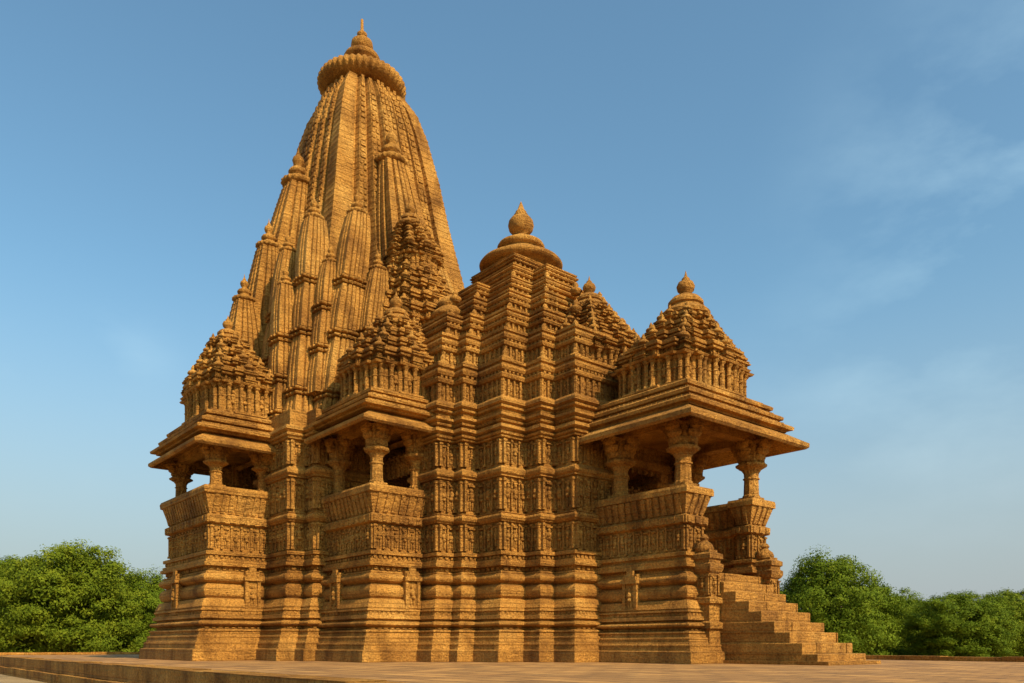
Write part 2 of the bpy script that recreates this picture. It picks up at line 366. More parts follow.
roof = build_multi('hall_roof', [(mb, M_plain, False), (dec, M_carved, False)], temple)
for bi, (qx, qy) in enumerate(quad):        # small bell finials where the piers step back
    for ti in range(1, len(TI)-1):
        t = float(np.interp(TI[ti]-.15, S_z, S_t)); t2 = float(np.interp(TI[ti]+.15, S_z, S_t)); hx, hy = qx-t, qy-t
        if min(hx, hy) < .5 or ti % 2 == 0 and bi == 2: continue
        for sx, sy in ((1, -1), (-1, -1), (1, 1)):
            r = .15; c = MB(); cx, cy = MC[0]+sx*(hx-.12), MC[1]+sy*(hy-.12); zz = TI[ti]-.03
            c.lathe(cx, cy, [(r*1.1, zz), (r*1.15, zz+.06), (r*1.5, zz+.10), (r*1.3, zz+.17), (r*.7, zz+.22), (r*.5, zz+.25), (r*.7, zz+.31), (.01, zz+.43)], 8)
            c.build('corner_finial', M_plain, roof, True)
def arc(r0, z0, r1, z1, n=5, p=.5):
    return [(r0+(r1-r0)*(i/n), z0+(z1-z0)*math.sin(i/n*math.pi/2)**(2*p)) for i in range(n+1)]
mb = MB()
mb.lathe(*MC, [(1.05, 14.2), (1.2, 14.60), (1.42, 14.66), (1.56, 14.74), (1.58, 14.82), (1.5, 14.92), (1.28, 15.04), (1.0, 15.2), (.74, 15.34), (.70, 15.40), (.84, 15.45), (.90, 15.53), (.84, 15.63), (.62, 15.74), (.4, 15.84), (.26, 15.96)], 48)
mb.build('roof_disc', M_plain, roof, True)
mb = MB()
mb.lathe(*MC, [(.25, 15.9), (.24, 16.02), (.34, 16.08), (.45, 16.2), (.49, 16.36), (.46, 16.52), (.36, 16.65), (.24, 16.72), (.27, 16.77), (.2, 16.83), (.21, 16.88), (.13, 16.98), (.08, 17.12), (.03, 17.25), (.0, 17.3)], 28)
mb.build('finial', M_plain, roof, True)

for (dx, dy) in ((0, -1),):             # bell closing the arms of the roof
    c = MB(); bx, by = MC[0]+dx*3.55, MC[1]+dy*3.3; zz = 11.85; r = .55
    c.lathe(bx, by, [(r*1.25, zz-.4), (r*1.25, zz-.2), (r*1.0, zz-.18), (r*1.0, zz+.06), (r*1.2, zz+.1), (r*1.25, zz+.2), (r*1.05, zz+.32), (r*.75, zz+.44), (r*.7, zz+.5), (r*.8, zz+.54), (r*.78, zz+.64), (r*.5, zz+.8), (r*.01, zz+1.0)], 26)
    c.build('roof_bell', M_plain, roof, True)

# --- sanctum body
S1 = [(-4.3, -4.3), (-2.0, -4.3), (-2.0, -5.0), (-.5, -5.0), (-.5, -5.65), (1.0, -5.65), (1.0, -6.25), (1.7, -6.25), (1.7, -4.2), (3.9, -4.2), (3.9, -6.25), (6.39, -6.25), (6.39, -5.65), (7.04, -5.65), (7.04, 5.65),
      (6.39, 5.65), (6.39, 6.25), (1.0, 6.25), (1.0, 5.65), (-.5, 5.65), (-.5, 5.0), (-2.0, 5.0), (-2.0, 4.3), (-4.3, 4.3)]
mb = MB(); k1 = 1.07
prism(mb, S1, base_prof(k1)+wall_prof(k1, 7.2)+[(0, 7.2*k1), (0, 8.2)])
cv = MB(); body_detail(cv, S1, k1, maxy=-1); sanc = build_multi('sanctum_wall', [(mb, M_block, False), (cv, M_carved, False)], temple)

# --- curved towers
def tower_plan(h, ribs):
    """one side of a square plan as (along, outward) steps; ribs = list of (u, proud) """
    P = []
    side = ribs
    for k in range(4):
        a = k*math.pi/2; c, s = math.cos(a), math.sin(a)
        for u, o in side:
            x, y = (u*h, -(1+o)*h); P.append((x*c-y*s, x*s+y*c))
    return P
def rib_side(edge=.86, corner=.0):
    r = [(-.98, -.04), (-.70, -.04), (-.68, -.13), (-.62, -.13), (-.60, -.02), (-.47, -.02), (-.45, -.12), (-.40, -.12), (-.38, .02), (-.22, .02), (-.20, -.08), (-.16, -.08), (-.14, .06), (.14, .06), (.16, -.08), (.20, -.08), (.22, .02), (.38, .02), (.40, -.12), (.45, -.12), (.47, -.02), (.60, -.02), (.62, -.13), (.68, -.13), (.70, -.04), (.98, -.04)]
    return [(u*.98 if abs(u) > .9 else u, o) for u, o in r]
RIB = rib_side()
RIB_S = [(-.93, -.07), (-.58, -.07), (-.55, -.22), (-.47, -.22), (-.44, 0), (-.2, 0), (-.17, -.13), (-.13, -.13), (-.1, .05), (.1, .05), (.13, -.13), (.17, -.13), (.2, 0), (.44, 0), (.47, -.22), (.55, -.22), (.58, -.07), (.93, -.07)]
def curved(mb, path, hs, zs, ribs, course, led=.02):
    """path: list of (x,y) per z sample; rings in courses"""
    z = zs[0]; rings = []
    while z < zs[-1]-.02:
        z2 = min(z+course, zs[-1]); g = course*.32
        for zz, ex in ((z, 0), (z2-g, 0), (z2-g+.01, led), (z2-.01, led)):
            h = float(np.interp(zz, zs, hs)) + ex; x = float(np.interp(zz, zs, path[0])); y = float(np.interp(zz, zs, path[1]))
            rings.append([(x+px, y+py, zz) for px, py in tower_plan(h, ribs)])
        z = z2
    mb.loft(rings)
TZ = [7.0, 9, 12, 14, 16.5, 18.6, 20.5, 22.4, 23.5, 24.3]; TH = [4.3, 4.35, 4.1, 3.72, 3.22, 2.82, 2.52, 2.13, 1.80, 1.36]
tmb = MB(); curved(tmb, ([0]*10, [0]*10), TH, TZ, RIB, .27, .014)
# corner strips divided by flattened ribbed cushions
cb = MB()
for sx, sy in ((1,-1), (-1,-1), (1,1)):
  z = 9.2
  while z < 23.8:
    for dz, g in ((0, .0), (.10, .018), (.20, .0)):
        h = float(np.interp(z+dz+.05, TZ, TH)); c = h*.83; q = .13*h
        cb.box(sx*c-q-g, sx*c+q+g, sy*c-q-g, sy*c+q+g, z+dz, z+dz+.045)
    z += .78
# mesh-like carving on the middle of the faces: rows of small lozenge bosses
mb = MB(); z = 12.0
while z < 24.2:
    h = float(np.interp(z, TZ, TH))
    for a_, e, n in ((np.array([h, 0]), np.array([0, 1.]), np.array([1., 0])), (np.array([0, -h]), np.array([1., 0]), np.array([0, -1.]))):
        for (u0, u1, o) in ((-.14, .14, .06), (-.38, -.22, .02), (.22, .38, .02), (-.6, -.47, -.02), (.47, .6, -.02)):
            k = max(1, int((u1-u0)*h/.17)); p = (u1-u0)*h/k
            for i in range(k):
                uu = u0*h+(i+.5)*p; strip(mb, a_, e, n, uu-p*.34, uu+p*.34, z, z+.17, o*h, o*h-.02, .045*random.uniform(.4, 1.3))
    z += .27
tower = build_multi('tower', [(tmb, M_rib, False), (cb, M_plain, False), (mb, M_rib, False)], temple)
def amalaka_prof(r, z, h, n=7):
    return [(r*.62, z)] + [(r*(.66+.34*math.sin(math.pi*i/n)**.7), z+h*i/n) for i in range(1, n)] + [(r*.6, z+h)]
mb = MB()
mb.lathe(0, 0, [(1.3, 24.1), (1.34, 24.38), (1.22, 24.42), (1.2, 24.6)], 40)
mb.build('tower_neck', M_plain, tower, True)
mb = MB(); mb.lathe(0, 0, amalaka_prof(1.86, 24.42, .88, 9), 168, 42, .035); mb.build('ribbed_disc', M_plain, tower, True)
mb = MB(); mb.lathe(0, 0, [(1.1, 25.2), (.9, 25.35), (.62, 25.45), (.55, 25.7), (.58, 25.9), (.74, 25.96), (.80, 26.08), (.74, 26.2), (.5, 26.3), (.34, 26.36), (.32, 26.44), (.42, 26.5), (.48, 26.66), (.45, 26.84), (.28, 26.97), (.15, 27.03), (.21, 27.1), (.22, 27.22), (.12, 27.32), (.07, 27.36), (.06, 27.85), (.0, 27.9)], 28)
mb.build('finial', M_plain, tower, True)

def cap_stack(mb, x, y, z, r):      # ribbed disc, dome and bulb; r = disc radius; top is z+2.5r
    mb.lathe(x, y, [(r*.66, z-.15*r), (r*.7, z)], 20)
    mb.lathe(x, y, amalaka_prof(r, z, r*.52, 6), 72, 18, .05)
    mb.lathe(x, y, [(r*.62, z+r*.5), (r*.46, z+r*.66), (r*.44, z+r*.76), (r*.56, z+r*.82), (r*.6, z+r*.95), (r*.5, z+r*1.12), (r*.27, z+r*1.26), (r*.2, z+r*1.36), (r*.3, z+r*1.48), (r*.36, z+r*1.68), (r*.3, z+r*1.86), (r*.13, z+r*2.02), (r*.14, z+r*2.1), (r*.06, z+r*2.2), (.004, z+r*2.55)], 18)
def turret(x0, y0, z0, x1, y1, ztop, h0, h1, rd, label=None):
    """one curved half-tower leaning on the main tower"""
    zt = ztop-2.5*rd; zs = list(np.linspace(z0, zt, 9)); hs = [h1+(h0-h1)*(1-(t**1.9)) for t in np.linspace(0, 1, 9)]
    px = list(np.linspace(x0, x1, 9)); py = list(np.linspace(y0, y1, 9))
    mb = MB(); curved(mb, (px, py), hs, zs, RIB_S, .2, .014)
    o = mb.build('turret', M_rib, temple)
    c = MB(); cap_stack(c, x1, y1, zt, rd); c.build('ribbed_cap', M_plain, o, True)
    return o
turret(.1, -3.9, 13.0, -.05, -2.95, 21.1, 1.10, .54, .68)
turret(3.9, -.1, 13.0, 2.85, -.25, 21.7, 1.12, .54, .68)
turret(.9, -5.0, 10.0, .5, -4.45, 17.4, .95, .42, .5)
turret(1.5, -5.9, 9.0, 1.15, -5.7, 14.6, .85, .36, .44)
turret(3.3, 2.6, 12.0, 2.45, 2.45, 18.3, .8, .4, .45)
turret(4.6, 1.2, 11.0, 3.7, 1.2, 17.2, .95, .4, .5)
turret(-.9, -4.6, 10.0, -.5, -4.3, 15.8, .6, .3, .36)

def staged(x0, y0, z0, x1, y1, ztop, h0, h1, rd, cuts):
    """spire of stacked fluted drums with moulded collars, standing on a wall pier"""
    zt = ztop-2.5*rd; mb = MB(); sides = RIB_S
    zs = [z0+(zt-z0)*c for c in cuts]
    def ctr(z): t = (z-z0)/(zt-z0); return x0+(x1-x0)*t, y0+(y1-y0)*t
    rings = []
    def ring(z, h):
        x, y = ctr(z); rings.append([(x+px, y+py, z) for px, py in tower_plan(h, sides)])
    for i in range(len(zs)-1):
        a, b = zs[i], zs[i+1]; t = i/(len(zs)-1); H = h0+(h1-h0)*t; Hn = h0+(h1-h0)*(i+1)/(len(zs)-1); L = b-a
        last = i == len(zs)-2; top = h1*.84 if last else (H+Hn)/2*.93
        e = min(.36, L*.3)
        for f in np.linspace(0, 1, 6): ring(a+(L-e)*f if not last else a+L*f, H+(top-H)*f**2.6 + .02*math.sin(f*math.pi))
        if not last:
            for dz, dh in ((.02, -.05), (.08, -.05), (.10, .06), (.22, .10), (.34, .05), (.38, -.03), (.55, -.03), (.58, .10), (.70, .13), (.82, .08), (.86, -.02), (.98, -.02)): ring(b-e+e*dz, (top+Hn)/2+dh)
    mb.loft(rings)
    d = MB()
    for i in range(len(zs)-1):
        a, b = zs[i], zs[i+1]; t = i/(len(zs)-1); H = h0+(h1-h0)*t; x, y = ctr((a+b)/2)
        if False:
            p = rect(x-H*.55, x+H*.55, y-H*.94, y+H*.94); decorate(d, p, a+.06, a+(b-a)*.5, 0, .05, True, .25)
            p = rect(x-H*.94, x+H*.94, y-H*.55, y+H*.55); decorate(d, p, a+.06, a+(b-a)*.5, 0, .05, True, .25)
    o = build_multi('stacked_spire', [(mb, M_rib, False), (d, M_carved, False)], temple)
    c = MB(); cap_stack(c, x1, y1, zt, rd); c.build('ribbed_cap', M_plain, o, True)
staged(5.55, -5.45, 7.4, 3.85, -4.15, 17.0, .60, .42, .38, [0, .22, .48, .72, 1])
staged(6.35, -4.85, 7.4, 5.35, -3.2, 16.9, .60, .42, .38, [0, .20, .46, .70, 1])
staged(5.9, -4.9, 9.0, 5.05, -4.1, 14.8, .48, .35, .31, [0, .36, .68, 1])
staged(4.75, -5.75, 7.4, 3.85, -5.25, 14.1, .52, .37, .32, [0, .2, .42, .68, 1])
staged(3.0, -5.4, 9.2, 2.6, -4.6, 16.0, .50, .34, .32, [0, .3, .6, 1])
staged(6.9, -4.0, 8.0, 6.1, -2.8, 14.6, .5, .34, .32, [0, .3, .6, 1])

# --- roofs of the balconies and porch
def redent(x0, x1, y0, y1, m=.09):
    cx, cy = (x0+x1)/2, (y0+y1)/2; a, b = (x1-x0)/2, (y1-y0)/2; k = min(a, b); q = m*k*1.0
    def P(sx, sy, l): return [(cx+sx*x, cy+sy*y) for x, y in l]
    c = [(a*.36, b), (a*.36, b-q), (a*.64, b-q), (a*.64, b-2*q), (a-2*q, b-2*q), (a-2*q, b*.64), (a-q, b*.64), (a-q, b*.36), (a, b*.36)]
    return P(1, -1, c) + P(1, 1, c[::-1]) + P(-1, 1, c) + P(-1, -1, c[::-1])
PAV_M = .14
def pavilion(x0, x1, y0, y1, z0, ax, ay, ztop, parent, name='roof', cols=True, lower=True, colz=(1.25, 2.0), endh=.55, rd=.55, tiers=5):
    """stepped roof: flat mouldings, row of colonnettes, receding tiers of little shrines, bell and finial over (ax, ay)"""
    mb = MB(); dec = MB(); mini = MB()
    W = [(0, 0)]
    base = rect(x0, x1, y0, y1); zc0, zc1 = z0+colz[0], z0+colz[1]
    if lower:
        H = colz[0]; pr = []
        for i in range(3):
            o = .62-.22*i; a = z0+H*i/3
            pr += [(o-.16, a), (o-.14, a+H*.06), (o, a+H*.08), (o+.02, a+H*.17), (o-.04, a+H*.22), (o-.2, a+H*.24), (o-.2, a+H*.33)]
        prism(mb, base, pr); dentils(dec, base, z0+H*.25, z0+H*.32, .40, .05, .17); dentils(dec, base, z0+H*.59, z0+H*.65, .19, .05, .17)
    rp = redent(x0, x1, y0, y1)
    prism(mb, rp, [(-.02, zc0-.06), (.08, zc0-.05), (.08, zc0), (-.16, zc0+.01), (-.16, zc1-.1), (.05, zc1-.09), (.09, zc1-.03), (.02, zc1)])
    for a, e, n, L in edges(offs(rp, -.16)):
        if not visible(n) or L < .1: continue
        k = max(1, int(round(L/.34)))
        for i in range(k+1):
            u = min(max(i*L/k, .05), L-.05); c = a+e*u+n*.09; r = .068
            dec.lathe(c[0], c[1], [(r*1.5, zc0), (r*1.5, zc0+.07), (r, zc0+.1), (r*.9, (zc0+zc1)/2), (r*1.25, (zc0+zc1)/2+.02), (r*.9, (zc0+zc1)/2+.06), (r, zc1-.2), (r*1.7, zc1-.14), (r*1.7, zc1-.08)], 8)
        for i in range(k):
            if i % 2 == 0 and L > .3: figure(dec, a, e, n, (i+.5)*L/k, .02, zc0+.03, (zc1-zc0)*.72)
    # tiers
    zT = ztop-2.3*rd; Hh = zT-zc1; hts = np.array([1.04**(-i) for i in range(tiers)]); hts = hts/hts.sum()*Hh; z = zc1
    for i in range(tiers):
        t = i/tiers; s = (1-t)**1.3; cx = ax; cy = ay
        def L_(a, b): return b+(a-b)*s
        X0, X1, Y0, Y1 = L_(x0, ax-endh), L_(x1, ax+endh), L_(y0, ay-endh), L_(y1, ay+endh)
        p = redent(X0, X1, Y0, Y1, PAV_M); h = hts[i]
        prism(mb, p, [(-.1, z-.05), (-.1, z+h*.42), (.02, z+h*.45), (.04, z+h*.56), (-.04, z+h*.58), (-.04, z+h*.64), (.06, z+h*.67), (.07, z+h*.82), (-.05, z+h*.88), (-.05, z+h*1.05)])
        decorate(dec, p, z, z+h*.42, -.1, .05, False, .2)
        r = .15+.05*(1-t)
        bells = []
        dx, dy = X1-X0, Y1-Y0
        for f in (0, .5, 1):
            bells += [(X0+dx*f, Y0), (X1, Y0+dy*f), (X0, Y0+dy*f)]
        q2 = PAV_M*min(dx, dy)/2*2
        for bx, by in bells:
            if abs(bx-cx) > dx*.3 and abs(by-cy) > dy*.3 or True:
                mxr, myr = dx/2-.02, dy/2-.02
                ex, ey = bx-(X0+X1)/2, by-(Y0+Y1)/2
                lim_x = mxr-(q2 if abs(ey) > dy*.32 else (q2/2 if abs(ey) > dy*.18 else 0)); lim_y = myr-(q2 if abs(ex) > dx*.32 else (q2/2 if abs(ex) > dx*.18 else 0))
                bx = (X0+X1)/2+max(-lim_x, min(lim_x, ex)); by = (Y0+Y1)/2+max(-lim_y, min(lim_y, ey))
            sx_, sy_ = bx*.96+cx*.04, by*.96+cy*.04; hw = r*.95
            prism(dec, rect(sx_-hw, sx_+hw, sy_-hw, sy_+hw), [(-.01, z), (-.01, z+h*.12), (.03, z+h*.14), (.03, z+h*.2), (-.02, z+h*.22), (-.02, z+h*.52), (.05, z+h*.56), (.06, z+h*.64), (.0, z+h*.66), (.0, z+h*.72), (.03, z+h*.74), (.03, z+h*.8), (-.04, z+h*.84)])
            minibell(mini, sx_, sy_, z+h*.86, r*random.uniform(.72, .86), 9)
        z += h
    mb.lathe(ax, ay, [(endh*1.05, z-.15), (endh*1.05, z+.05)], 24)
    mb.lathe(ax, ay, [(rd*.9, z-.1), (rd*.95, z), (rd*1.15, z+.06*rd), (rd*1.2, z+.22*rd), (rd*1.02, z+.4*rd), (rd*.8, z+.5*rd), (rd*.76, z+.6*rd), (rd*.86, z+.66*rd), (rd*.86, z+.8*rd), (rd*.66, z+1.02*rd), (rd*.4, z+1.15*rd), (rd*.26, z+1.22*rd)], 30)
    o = build_multi(name, [(mb, M_plain, False), (dec, M_carved, False), (mini, M_plain, True)], parent)
    c = MB(); c.lathe(ax, ay, [(rd*.26, z+1.18*rd), (rd*.26, z+1.28*rd), (rd*.4, z+1.4*rd), (rd*.45, z+1.6*rd), (rd*.36, z+1.8*rd), (rd*.18, z+1.9*rd), (rd*.2, z+1.98*rd), (rd*.08, z+2.1*rd), (.004, z+2.4*rd)], 20)
    c.build('finial', M_plain, parent, True)
    return o
def eave(poly_in, poly_out, zi, zo, th, parent):
    """sloping stone awning between an inner and an outer rectangle"""
    mb = MB(); a, b = rect(*poly_in), rect(*poly_out)
    c = rect(poly_out[0]+.07, poly_out[1]-.07, poly_out[2]+.07, poly_out[3]-.07)
    R = lambda p, z: [(x, y, z) for x, y in p]
    mb.loft([R(a, zi-.02), R(c, zo-.06), R(b, zo), R(b, zo+th), R(c, zo+th+.04), R(a, zi+th+.08)])
    return mb.build('eave', M_plain, parent)
def column(x, y, z0, z1, r, parent, br=1.0):
    mb = MB(); H = z1-z0; hb = H*.33
    mb.box(x-r*1.25, x+r*1.25, y-r*1.25, y+r*1.25, z0-.05, z0+.07*H)
    zs = z1-hb
    mb.lathe(x, y, [(r*1.15, z0+.07*H), (r*1.15, z0+.1*H), (r, z0+.12*H), (r*.94, zs-.3*H), (r*1.1, zs-.29*H), (r*1.1, zs-.27*H), (r*.94, zs-.26*H), (r*.98, zs-.19*H), (r*1.3, zs-.13*H), (r*1.9, zs-.09*H), (r*2.05, zs-.07*H), (r*2.05, zs-.04*H), (r*1.6, zs-.03*H), (r*1.5, zs)], 20, 10, .04)
    c = mb.build('column', M_carved, parent)
    b = MB(); q = r*1.3
    b.box(x-q, x+q, y-q, y+q, zs-.02, z1)
    for dx, dy in ((1,0), (-1,0), (0,1), (0,-1)):
        for k, (dd, dz, rr) in enumerate(((1.45, .20, .95), (1.95, .50, 1.05), (2.45, .80, 1.0))):
            ex = dx*r*dd*br; ey = dy*r*dd*br
            blob(b, (x+ex, y+ey, zs+hb*dz), (r*rr*(.8 if dx else 1.1), r*rr*(.8 if dy else 1.1), hb*.25))
        b.box(x+min(0, dx*r*3.1*br)-(r*1.1 if dy else 0), x+max(0, dx*r*3.1*br)+(r*1.1 if dy else 0), y+min(0, dy*r*3.1*br)-(r*1.1 if dx else 0), y+max(0, dy*r*3.1*br)+(r*1.1 if dx else 0), z1-hb*.14+.003*dx+.002*dy, z1+.004*dx+.006*dy)
    b2 = b.build('column_bracket', M_carved, parent)
    return c
def parapet_prof(k):
    p = [(0, 3.36), (0, 4.16), (.06, 4.18), (.13, 4.2), (.14, 4.42), (.08, 4.45), (.02, 4.48), (.20, 5.06), (.26, 5.08), (.28, 5.22), (.24, 5.3)]
    return [(o, z*k) for o, z in p]
def slant_ribs(mb, poly, k):
    for a, e, n, L in edges(poly):
        if not visible(n) or L < .3: continue
        m = max(2, int(L/.24)); p = L/m
        for i in range(m):
            lean = random.uniform(-.03, .05)
            z0, z1 = 4.5*k, 5.05*k
            q = []
            for dd in (-.02, .05):
                for (u, zz, o) in (((i+.2)*p, z0, .03), ((i+.75)*p, z0, .03), ((i+.75)*p+lean+.04, z1, .2), ((i+.2)*p+lean+.04, z1, .2)):
                    u = min(u, L-.01); q.append((*(a+e*u+n*(o+dd)), zz))
            mb.add(q, [(0,1,2,3),(7,6,5,4),(0,4,5,1),(1,5,6,2),(2,6,7,3),(3,7,4,0)])
def niche(mb, a, e, n, u, k, o=.2):
    """small framed shrine on the plinth"""
    w_ = .30
    strip(mb, a, e, n, u-w_, u+w_, 1.42*k, 1.56*k, o+.12, o+.12, .1); strip(mb, a, e, n, u-w_*.8, u+w_*.8, 1.56*k, 2.75*k, o, o, .16)
    for s in (-1, 1): strip(mb, a, e, n, u+s*w_*.7-.05, u+s*w_*.7+.05, 1.6*k, 2.45*k, o+.14, o+.14, .07)
    strip(mb, a, e, n, u-w_, u+w_, 2.45*k, 2.56*k, o+.14, o+.14, .12); strip(mb, a, e, n, u-w_*.75, u+w_*.75, 2.56*k, 2.68*k, o+.14, o+.14, .07); strip(mb, a, e, n, u-w_*.4, u+w_*.4, 2.68*k, 2.86*k, o+.14, o+.14, .05)
    figure(mb, a, e, n, u, o+.16, 1.62*k, .72*k)
def balcony(x0, x1, y0, y1, k, ez, evo, ax, ay, ztop, rx, label, tiers, rd, endh, zcol):
    poly = rect(x0, x1, y0, y1)
    fp = redent(x0, x1, y0, y1, .0001)
    mb = MB(); prism(mb, poly, base_prof(k)+parapet_prof(k))
    d = MB(); decorate(d, poly, 3.4*k, 4.14*k, 0, .06, True, .3); slant_ribs(d, poly, k); dentils(d, poly, 4.22*k, 4.40*k, .135, .03, .3)
    dentils(d, poly, 2.76*k, 2.85*k, .08, .06, .2); dentils(d, poly, .98*k, 1.01*k, .36, .08, .2); dentils(d, poly, 1.41*k, 1.49*k, .38, .03, .14); dentils(d, poly, 3.11*k, 3.19*k, .10, .05, .17)
    E = list(edges(poly)); niche(d, *E[0][:3], E[0][3]*.42, k); niche(d, *E[1][:3], E[1][3]*.62, k)
    b = build_multi('balcony', [(mb, M_block, False), (d, M_carved, False)], temple, label)
    zp = 5.3*k; m = .30
    for cx, cy in ((x1-m, y0+m), (x0+m, y0+m), (x1-m, y1-.12), (x0+m, y1-.12)): column(cx, cy, zp, ez+.12, .19, b, .8)
    bm = MB()
    for (a0, a1, b0, b1) in ((x0+.1, x1-.1, y0+.12, y0+.48), (x1-.48, x1-.1, y0+.12, y1), (x0+.1, x0+.48, y0+.12, y1)): bm.box(a0, a1, b0, b1, ez+.10, ez+.34)
    bm.box(x0+.05, x1-.05, y0+.05, y1+.6, ez+.3, ez+.5)
    bm.build('beam', M_plain, b)
    eave((x0-.05, x1+.05, y0-.05, y1+.5), evo, ez+.34, ez, .09, b)
    pavilion(rx[0], rx[1], rx[2], rx[3], ez+.42, ax, ay, ztop, b, tiers=tiers, rd=rd, endh=endh, colz=zcol)
    return b
balcony(.68, 4.8, -8.28, -6.22, 1.07, 6.93, (.55, 5.5, -9.0, -6.2), 2.95, -7.0, 12.1, (1.0, 4.75, -8.25, -5.6), 'balcony at the tower end, farthest from the stairs', 4, .42, .42, (.9, 1.95))
balcony(7.04, 10.0, -5.26, -3.4, 1.0, 7.05, (6.9, 10.75, -6.0, -3.35), 8.3, -3.4, 12.15, (6.95, 10.0, -5.25, -2.2), 'balcony between the tower and the hall', 4, .48, .5, (.8, 1.75))
# raised pavilion in front of the tower
mb = MB(); mb.box(4.2, 7.7, -3.0, 4.4, 8.0, 11.0); u = mb.build('shoulder_block', M_block, temple)
pavilion(4.6, 7.7, -2.9, .6, 10.4, 6.2, -1.5, 16.0, u, lower=False, tiers=6, rd=.48, endh=.5, colz=(.8, 1.6))
mb = MB(); mb.box(5.6, 6.9, -1.9, -.8, 11.5, 13.5); u2 = mb.build('upper_shrine', M_block, temple)
pavilion(5.3, 7.1, -2.2, -.5, 13.3, 6.2, -1.5, 16.75, u2, lower=False, tiers=4, rd=.45, endh=.4, colz=(.4, 1.25))
# lower roof between hall and porch
mb = MB(); mb.box(10.5, 13.2, .3, 4.2, 7.9, 9.3); u3 = mb.build('front_roof_block', M_block, temple)
pavilion(10.3, 13.9, .25, 4.25, 8.5, 11.95, 1.95, 12.95, u3, lower=False, tiers=6, rd=.5, endh=.55, colz=(.6, 1.4))

# --- porch
kp = .92; PX0, PX1, PY0, PY1 = 13.88, 17.23, .32, 4.2; FL = 2.53
mb = MB(); bp = [(o, z) for o, z in base_prof(kp) if z <= FL-.1]
prism(mb, rect(PX0, PX1, PY0, PY1), bp+[(.08, FL)])
pbase = mb
pp = [(o, z) for o, z in base_prof(kp) if z > FL-.12] + parapet_prof(kp)
pp = [(min(o, .26), z) for o, z in pp]
Lp = [(PX0, PY0), (PX1, PY0), (PX1, 1.08), (PX1-.42, 1.08), (PX1-.42, PY0+.45), (PX0, PY0+.45)]
Rp = [(x, PY0+PY1-y) for x, y in Lp][::-1]
def inner_clamp(poly, prof):
    return prof
rp_ = rect(PX0, PX1, PY0, PY1); dp = MB()
dentils(dp, rp_, 1.41*kp, 1.49*kp, .38, .03, .14); dentils(dp, rp_, .98*kp, 1.01*kp, .36, .08, .2)
E = list(edges(rp_)); niche(dp, *E[0][:3], E[0][3]*.5, kp)
porch = build_multi('porch', [(pbase, M_block, False), (dp, M_carved, False)], temple, 'entrance porch at the head of the stairs')
for P_ in (Lp, Rp):
    mb = MB(); prism(mb, P_, [(o*.9, z) for o, z in pp]); dp = MB()
    decorate(dp, P_, 3.4*kp, 4.14*kp, 0, .06, True, .3); slant_ribs(dp, P_, kp); dentils(dp, P_, 4.22*kp, 4.40*kp, .125, .03, .3)
    build_multi('parapet', [(mb, M_block, False), (dp, M_carved, False)], porch)
PZ = 5.3*kp; CT = 6.68
for cx, cy in ((PX1-.28, PY0+.28), (PX0+.75, PY0+.25), (PX1-.28, PY1-.28), (PX0+.75, PY1-.25)): column(cx, cy, PZ, CT, .22, porch, .9)
mb = MB()
for (a0, a1, b0, b1) in ((PX0, PX1-.05, PY0+.08, PY0+.46), (PX0, PX1-.05, PY1-.46, PY1-.08), (PX1-.48, PX1-.08, PY0+.1, PY1-.1)): mb.box(a0, a1, b0, b1, CT-.02, CT+.22)
mb.box(PX0, PX1-.02, PY0+.05, PY1-.05, CT+.2, CT+.45); mb.build('beam', M_plain, porch)
eave((PX0, PX1+.1, PY0-.1, PY1+.1), (PX0-.1, 18.15, -.62, 5.2), CT+.28, CT-.14, .12, porch)
pavilion(14.0, 17.25, .35, 4.15, CT+.28, 15.75, 2.26, 11.85, porch, tiers=4, rd=.62, endh=.55, colz=(.93, 1.85))
mb = MB(); prism(mb, rect(14.2, 17.5, .1, 4.45), [(.0, CT+.235), (.1, CT+.29), (.12, CT+.4), (0, CT+.5)]); mb.build('cornice', M_plain, porch)
# door frame in the hall's front wall
mb = MB(); X = MC[0]+5.89
for s in (-1, 1):
    yy = 2.26+s*.98
    mb.box(X-.1, X+.14, yy-.13, yy+.13, FL, 6.15); mb.box(X-.1, X+.2, yy-.18, yy+.18, FL+.01, FL+.5); mb.box(X-.1, X+.2, yy-.18, yy+.18, 5.8, 6.14)
mb.box(X-.1, X+.22, 1.0, 3.52, 6.15, 6.4); mb.box(X-2.5, X+.1, 1.35, 3.17, 6.2, 8.0); mb.box(X-3, X, 1.2, 3.3, 2.3, FL)
mb.build('door_frame', M_carved, temple)

# --- stairs
nst = 9; rise = FL/nst; run = .395; SY0, SY1 = 1.02, 3.50
stairs = None
mb = MB()
for i in range(nst):
    x1 = PX1+.35+run*(nst-1-i); z1 = rise*(i+1); j = random.uniform(-.03, .03)
    # each tread is a slab set on the one below
    cuts = [SY0-j]; 
    while cuts[-1] < SY1-.9: cuts.append(cuts[-1]+random.uniform(.55, .95))
    cuts.append(SY1+j)
    for a, b in zip(cuts, cuts[1:]):
        xx = x1+random.uniform(-.02, .02); zz = z1+random.uniform(-.012, .004); c = .02
        xs = PX1-.5-.01*i
        V = [(xs, a+.002, rise*i-.02), (xx, a+.002, rise*i-.02), (xx, b-.002, rise*i-.02), (xs, b-.002, rise*i-.02), (xs, a+.002, zz-c), (xx, a+.002, zz-c), (xx, b-.002, zz-c), (xs, b-.002, zz-c), (xs, a+.002+c, zz), (xx-c, a+.002+c, zz), (xx-c, b-.002, zz), (xs, b-.002, zz)]
        mb.add(V, [(0,3,2,1),(8,9,10,11),(0,1,5,4),(1,2,6,5),(2,3,7,6),(3,0,4,7),(4,5,9,8),(5,6,10,9),(6,7,11,10),(7,4,8,11)])
